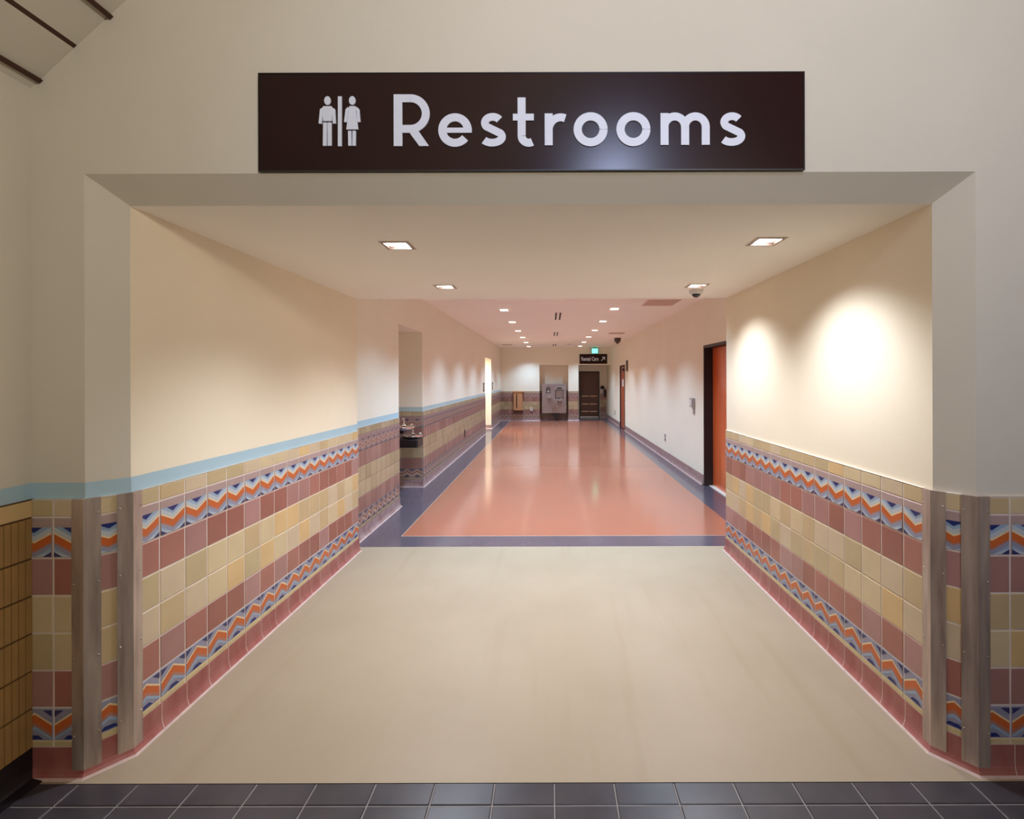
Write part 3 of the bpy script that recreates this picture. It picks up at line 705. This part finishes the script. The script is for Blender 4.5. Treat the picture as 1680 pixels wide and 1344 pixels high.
for zc in (.905, .575, .262):
    for s in (0, 1):
        xa = x0+.11 if s == 0 else xm+.02; m = MB(); m.box((xa, y-.03, zc-.018), (xa+(x1-x0)/2-.13, y-.011, zc+.018), 'panel_highlight', .006); sub(m, 'rail_highlight', leaf)  # pale bars: painted highlights on the lit edges of the panels

# ------------------------------------------------------------------ far signs
SY2 = YB-.015; q = SY2/798.5
def fs(px, py): return ((px-903.07)*q, H+(621.12-py)*q)
(x0, z0), (x1, z1) = fs(950.8, 597.2), fs(996.2, 581.2)
root = empty('rental_cars_sign', ((x0+x1)/2, SY2, z0)); tag(root, 'dark sign reading Rental Cars with arrow above the far recess', 'sign')
m = MB(); m.box((x0, SY2-.02, z0), (x1, YB-.001, z1), 'sign_brown', .003); m.build('sign_panel', root)
def text_mesh(txt, x, y, z, size, sx, parent, name, mn='sign_white'):
    cu = bpy.data.curves.new('text', 'FONT'); cu.body = txt; cu.size = size; cu.extrude = .002; cu.offset = .0035
    o = bpy.data.objects.new('text', cu); COL.objects.link(o)
    bpy.context.view_layer.update(); dg = bpy.context.evaluated_depsgraph_get()
    me = bpy.data.meshes.new_from_object(o.evaluated_get(dg)); bpy.data.objects.remove(o); bpy.data.curves.remove(cu)
    xs = [v.co.x for v in me.vertices]; wd = max(xs)-min(xs); k = sx/wd; mnx = min(xs)
    for v in me.vertices:
        a, b, c = v.co; v.co = (x+(a-mnx)*k-parent.location.x, y-c-parent.location.y, z+b-parent.location.z)
    me.materials.clear(); me.materials.append(MATS[mn]); n = bpy.data.objects.new(name, me); COL.objects.link(n); n.parent = parent; return n
(tx, tz), (tx1, tz1) = fs(954, 592.0), fs(982, 586)
text_mesh('Rental Cars', tx, SY2-.023, tz, .205, tx1-tx, root, 'lettering')
m = MB(); (ax, az), (bx, bz) = fs(986.6, 592), fs(992, 586.4)
def bar(mb, p, r, w):
    p, r = Vector(p), Vector(r); d = (r-p).normalized(); n = Vector((-d.y, d.x))*w/2; q4 = [p+n, r+n, r-n, p-n]
    mb.face([(v.x, SY2-.024, v.y) for v in q4], 'sign_white'); 
bar(m, (ax, az), (bx, bz), .03); bar(m, (bx+.012, bz), (bx-.1, bz), .03); bar(m, (bx, bz+.012), (bx, bz-.1), .03); m.build('arrow', root)
root = empty('exit_sign', (fs(975.5, 571)[0], YB-.12, ZC2)); tag(root, 'glowing green exit sign hanging above the rental cars sign', 'sign')
(x0, z0), (x1, z1) = fs(970.8, 580.2), fs(980.4, 572.6); y = YB-.14
m = MB(); m.box((x0-.015, y, z0-.012), (x1+.015, y+.05, z1+.012), 'exit_case', .004); m.build('housing', root)
m = MB(); m.box((x0, y-.006, z0), (x1, y, z1), 'exit_green', .002); m.build('lit_panel', root)
m = MB(); m.box(((x0+x1)/2-.05, y+.01, z1+.012), ((x0+x1)/2+.05, y+.04, ZC2), 'exit_case', .002); m.build('mount', root)

# ------------------------------------------------------------------ steel fountain in the far niche
yb = YB+.06; q = yb/798.5
def fp(px, py): return ((px-903.07)*q, H+(621.12-py)*q)
(x0, z0), (x1, z1) = fp(889, 678), fp(929, 630)
root = empty('drinking_fountain', ((x0+x1)/2, yb, z0)); tag(root, 'flat stainless steel twin drinking fountain panel in far niche', 'drinking fountain')
m = MB(); m.box((x0, yb, z0), (x1, yb+.05, z1), 'panel_steel', .006); m.box((x0+.1, yb+.05, z0+.1), (x1-.1, YB+FAD-.012, z1-.1), 'dark_steel'); m.build('back_panel', root)
def fb(a, b, mn, d, nm, bev=.006):
    m = MB(); (xa, za), (xb2, zb2) = fp(*a), fp(*b); m.box((xa, yb-d, za), (xb2, yb+.002, zb2), mn, bev); return m.build(nm, root)
fb((896.2, 645), (902.6, 635.2), 'dark_steel', .012, 'control_plate'); fb((897.2, 638.4), (901.8, 636), 'chrome', .02, 'push_button'); fb((897.4, 644), (901.4, 640.5), 'grey_plastic', .016, 'sensor_window')
fb((911, 654.2), (924.6, 640), 'dark_steel', .006, 'filler_frame'); fb((912, 653.2), (923.8, 641), 'steel', .010, 'filler_recess'); fb((911, 638.4), (925, 635.2), 'grey_plastic', .02, 'filler_head'); fb((913.5, 637.8), (922, 636.0), 'dome_black', .026, 'nozzle_slot')
def basin(px, py, r, nm):
    x, z = fp(px, py); m = MB(); m.lathe([(r*.15, -.10), (r*.5, -.085), (r*.9, -.02), (r, 0), (r*.9, 0), (r*.7, -.03), (0.0001, -.045)], (x, yb-.1, z), 'chrome', seg=24); m.build(nm, root)
    m = MB(); m.tube([(x+r*.5, yb-.05, z), (x+r*.5, yb-.07, z+.07), (x+r*.3, yb-.1, z+.085)], .012, 'chrome'); m.build('spout', root)
    m = MB(); m.box((x-.06, yb-.09, z-.16), (x+.06, yb, z-.05), 'steel', .02); m.build('bracket', root)
basin(901, 651.5, .10, 'basin'); basin(918, 656.5, .13, 'basin')
m = MB(); (xa, za), (xc, zc), (xd, zd2) = fp(905, 678.5), fp(917.5, 678.5), fp(911.2, 688)
f = [(xa, yb, za), (xc, yb, zc), (xd+.02, yb, zd2), (xd-.02, yb, zd2)]; b4 = [(p[0], yb+.3, p[2]) for p in f]; m.face(f, 'dark_steel')
for k in range(4): m.face([f[k], f[(k+1) % 4], b4[(k+1) % 4], b4[k]], 'dark_steel')
m.face(b4, 'dark_steel'); m.build('trap_cover', root)

# ------------------------------------------------------------------ wooden wall box, outlets, plaques, readers
y = YB-.011; q = (YB-.1)/798.5
def fw_(px, py): return ((px-903.07)*q, H+(621.12-py)*q)
(x0, z0), (x1, z1) = fw_(842.6, 677.5), fw_(858.4, 641.5)
root = empty('wooden_wall_box', ((x0+x1)/2, y, z0)); tag(root, 'upright light wood wall box with dark vertical slot on far wall', 'wall box')
m = MB(); m.box((x0, y-.11, z0+.1), (x1-.03, y, z1-.06), 'box_wood', .006); m.build('cabinet', root)
m = MB(); m.box((x0-.03, y-.13, z1-.06), (x1+.03, y, z1), 'box_wood', .008); m.build('top_cap', root)
m = MB(); m.box((x0, y-.10, z0), (x1-.01, y, z0+.1), 'box_wood_dark', .006); m.build('bottom_tray', root)
m = MB(); m.box((x0+.1, y-.114, z0+.2), (x0+.14, y-.109, z1-.12), 'slot_black'); m.build('slot', root)
def outlet(name, c, n, w, hh, label, cat, grp, plate='white_plastic', face='grey_plastic', proud=.008):
    """small wall plate: c centre on the wall, n outward axis letter"""
    root = empty(name, c); tag(root, label, cat, grp); cx, cy, cz = c
    def bx(mb, w2, h2, d0, d1, mn, bev, dz=0):
        if n[0]: mb.box((cx+n[0]*d0, cy-w2, cz-h2+dz), (cx+n[0]*d1, cy+w2, cz+h2+dz), mn, bev)
        else: mb.box((cx-w2, cy+n[1]*d0, cz-h2+dz), (cx+w2, cy+n[1]*d1, cz+h2+dz), mn, bev)
    m = MB(); bx(m, w/2, hh/2, 0, proud, plate, .002); m.build('cover_plate', root)
    for s in (-1, 1):
        m = MB(); bx(m, w*.26, hh*.17, proud-.001, proud+.002, face, .001, s*hh*.22); m.build('socket', root)
    return root
OG = 'power outlets low on the walls'
outlet('power_outlet', (XR2, 10.0, .43), (-1, 0), .12, .17, 'white power outlet low on right wall between the doors', 'outlet', OG, 'white_plastic', 'dark_steel')
outlet('power_outlet', (XR2, 17.8, .40), (-1, 0), .14, .17, 'dark power outlet low on right wall beyond the reddish door', 'outlet', OG, 'grey_plastic', 'black_plastic')
outlet('power_outlet', (XL2+.0105, 11.05, .41), (1, 0), .1, .17, 'dark power outlet in tiles of the left corridor wall', 'outlet', OG, 'dark_steel', 'black_plastic')
outlet('power_outlet', (-.755, YB-.0105, .45), (0, -1), .1, .15, 'white power outlet in the far wall tiles right of wooden box', 'outlet', OG, 'white_plastic', 'grey_plastic', .03)
PG = 'dark restroom plaques beside the passage'
for yy, lb in ((14.25, 'near edge of the white passage'), (16.4, 'far edge of the white passage')):
    m = MB(); root = empty('restroom_plaque', (XL2, yy, 1.4)); tag(root, 'small dark plaque on left wall at the %s' % lb, 'sign', PG)
    m.box((XL2, yy-.11, 1.27), (XL2+.012, yy+.11, 1.53), 'plaque', .002); m.build('plate', root)
    m = MB(); m.box((XL2+.011, yy-.07, 1.33), (XL2+.014, yy+.07, 1.47), 'grey_plastic', .001); m.build('symbol', root)
root = empty('wall_plaque', (XR2, 14.95, 2.03)); tag(root, 'square dark brown plaque high on right wall beside the reddish door', 'sign')
m = MB(); m.box((XR2-.02, 14.79, 1.87), (XR2, 15.11, 2.2), 'plaque', .003); m.build('plate', root)
m = MB(); m.box((XR2-.024, 14.85, 1.93), (XR2-.019, 15.05, 2.14), 'dark_wood', .002); m.build('face', root)
root = empty('card_reader', (XR2, 8.0, 1.2)); tag(root, 'grey wall mounted reader beside the orange door', 'card reader')
m = MB(); m.box((XR2-.05, 7.94, 1.17), (XR2, 8.1, 1.32), 'grey_plastic', .008); m.build('body', root)
m = MB(); m.box((XR2-.056, 7.97, 1.19), (XR2-.049, 8.07, 1.30), 'white_plastic', .002); m.build('face_plate', root)
m = MB(); m.box((XR2-.02, 7.94, 1.06), (XR2, 8.02, 1.172), 'grey_plastic', .004); m.build('lower_strip', root)
yq = RY; q = yq/798.5
def fq(px, py): return ((px-903.07)*q, H+(621.12-py)*q)
root = empty('wall_telephone', (*[fq(988, 642)[0], yq], fq(988, 642)[1])); tag(root, 'small black and silver wall fixture right of the brown door', 'wall phone')
x, z = fq(988, 642); m = MB(); m.box((x-.11, yq-.05, z-.12), (x+.04, yq-.0106, z+.09), 'steel', .01); m.build('body', root)
x, z = fq(988, 636); m = MB(); bm = bmesh.new(); bmesh.ops.create_uvsphere(bm, u_segments=16, v_segments=10, radius=.075)
for v in bm.verts: v.co = Vector((x+v.co.x*1.1, yq-.07+v.co.y*.6, z+v.co.z))
m.addbm(bm, 'black_plastic', True); m.build('hood', root)
x, z = fq(992, 645); m = MB(); m.tube([(x, yq-.06, z+.17), (x+.01, yq-.075, z+.05), (x, yq-.07, z-.16)], .032, 'black_plastic', 12); m.build('handset', root)

# ------------------------------------------------------------------ alcove drinking fountains
def bowl(y, z, r, label):
    root = empty('bowl_fountain', (AX+.011, y, z)); tag(root, label, 'drinking fountain', 'round metal fountains in the left alcove'); x = -2.02
    m = MB(); m.lathe([(.0001, -.06), (r*.55, -.058), (r*.9, -.03), (r, -.006), (r*.985, .004), (r*.9, .002), (r*.75, -.018), (r*.35, -.03), (.0001, -.032)], (x, y, z), 'chrome', seg=36); m.build('basin', root)
    m = MB(); sx = x-.02; sy = y+r*.72
    m.tube([(sx, sy, z-.01), (sx, sy, z+.05), (sx, sy-.012, z+.085), (sx, sy-.035, z+.098), (sx, sy-.055, z+.085)], .014, 'chrome'); m.lathe([(.026, 0), (.026, .012), (.016, .02)], (sx, sy, z), 'chrome', seg=16); m.build('spout', root)
    m = MB(); m.lathe([(.022, 0), (.022, .018), (.014, .026), (.0001, .028)], (x+.09, sy-.02, z), 'chrome', seg=16); m.build('push_button', root)
    m = MB(); m.box((AX+.036, y-(.15 if z < .9 else .07), z-(.17 if z < .9 else .10)), (x+r*(.8 if z < .9 else .2), y+(.15 if z < .9 else .07), z-.05), 'dark_steel', .02); m.build('arm', root)
    m = MB(); m.box((AX+.011, y-.15, z-.30), (AX+.035, y+.15, z+.06), 'steel', .006); m.build('wall_plate', root)
bowl(6.66, 1.0, .16, 'higher round chrome drinking fountain nearer the entrance in left alcove')
bowl(7.1, .835, .155, 'lower round chrome drinking fountain at the back of left alcove')

# ------------------------------------------------------------------ ceiling battens in the lobby
for (px, py), nm in (((68, 131), 'lowest'), ((124, 73), 'middle'), ((184, 26.5), 'highest')):
    x = (px-903.07)*YF/798.5; z = H+(621.12-py)*YF/798.5; w, d = .019, .02
    u = Vector((1, .92)).normalized(); n = Vector((.92, -1)).normalized()
    gap = (2.87+(x-LXW)*.92-z)/math.sqrt(1+.92**2)
    y0, y1 = -.9, YF-.001
    c = Vector((x, z)); p4 = [c-u*w/2+n*.006, c+u*w/2+n*.006, c+u*w/2-n*(gap+.002), c-u*w/2-n*(gap+.002)]
    m = MB(); f = [(p.x, y1, p.y) for p in p4]; b4 = [(p.x, y0, p.y) for p in p4]
    m.face(f, 'beam_wood'); m.face(b4, 'beam_wood')
    for k in range(4): m.face([f[k], f[(k+1) % 4], b4[(k+1) % 4], b4[k]], 'beam_wood')
    o = m.build('ceiling_batten', recalc=True); tag(o, '%s of three dark wooden battens under the sloping ceiling, top left' % nm, 'batten', 'dark battens under the lobby ceiling')

# ------------------------------------------------------------------ lights of the lobby and passage
def area(name, loc, aim, w, sx, sy, col):
    l = bpy.data.lights.new(name, 'AREA'); l.energy = w; l.shape = 'RECTANGLE'; l.size = sx; l.size_y = sy; l.color = col
    o = bpy.data.objects.new(name, l); COL.objects.link(o); o.location = loc; o.rotation_euler = (Vector(aim)-Vector(loc)).to_track_quat('-Z', 'Y').to_euler(); return o
fl = spot(1.0, LYB+.3, 4.8, 370, (.68, .80, 1.2), 54, 1., .3, aim=(1.2, 2.03, 2.6)); fl.name = 'lobby_flood_lamp'
area('lobby_fill_light', (1.4, -1.6, 3.1), (-.6, .1, 4.6), 68, 1.2, .5, (1, .95, .87))  # added unseen fill, bounced off the sloping ceiling to brighten it and the wall
area('passage_ceiling_lamp', (-2.7, 15.35, PZ-.02), (-2.7, 15.35, 0), 40, .5, .5, (1, .96, .9))
w = bpy.data.worlds.new('World'); SC.world = w; w.use_nodes = True
w.node_tree.nodes['Background'].inputs['Color'].default_value = (.5, .45, .4, 1); w.node_tree.nodes['Background'].inputs['Strength'].default_value = .02

# ------------------------------------------------------------------ camera
cam = bpy.data.cameras.new('camera'); co = bpy.data.objects.new('camera', cam); COL.objects.link(co)
F, CX, CY, ROLL = 798.5, 903.07, 621.12, -.0028
cam.sensor_fit = 'HORIZONTAL'; cam.sensor_width = 36; cam.lens = F/1680*36
cam.shift_x = (840-CX)/1680; cam.shift_y = (CY-672)/1680
cam.clip_start = .05; cam.clip_end = 100
r = Vector((math.cos(ROLL), 0, math.sin(ROLL))); u = Vector((-math.sin(ROLL), 0, math.cos(ROLL))); bk = Vector((0, -1, 0))
co.matrix_world = Matrix(((r.x, u.x, bk.x, 0), (r.y, u.y, bk.y, 0), (r.z, u.z, bk.z, H), (0, 0, 0, 1)))
SC.camera = co
vs = SC.view_settings; vs.view_transform = 'Standard'; vs.look = 'None'; vs.gamma = 1; vs.use_curve_mapping = False; vs.exposure = 0.34
SC.cycles.use_denoising = True
SC.cycles.max_bounces = 12; SC.cycles.diffuse_bounces = 7; SC.cycles.sample_clamp_indirect = 6
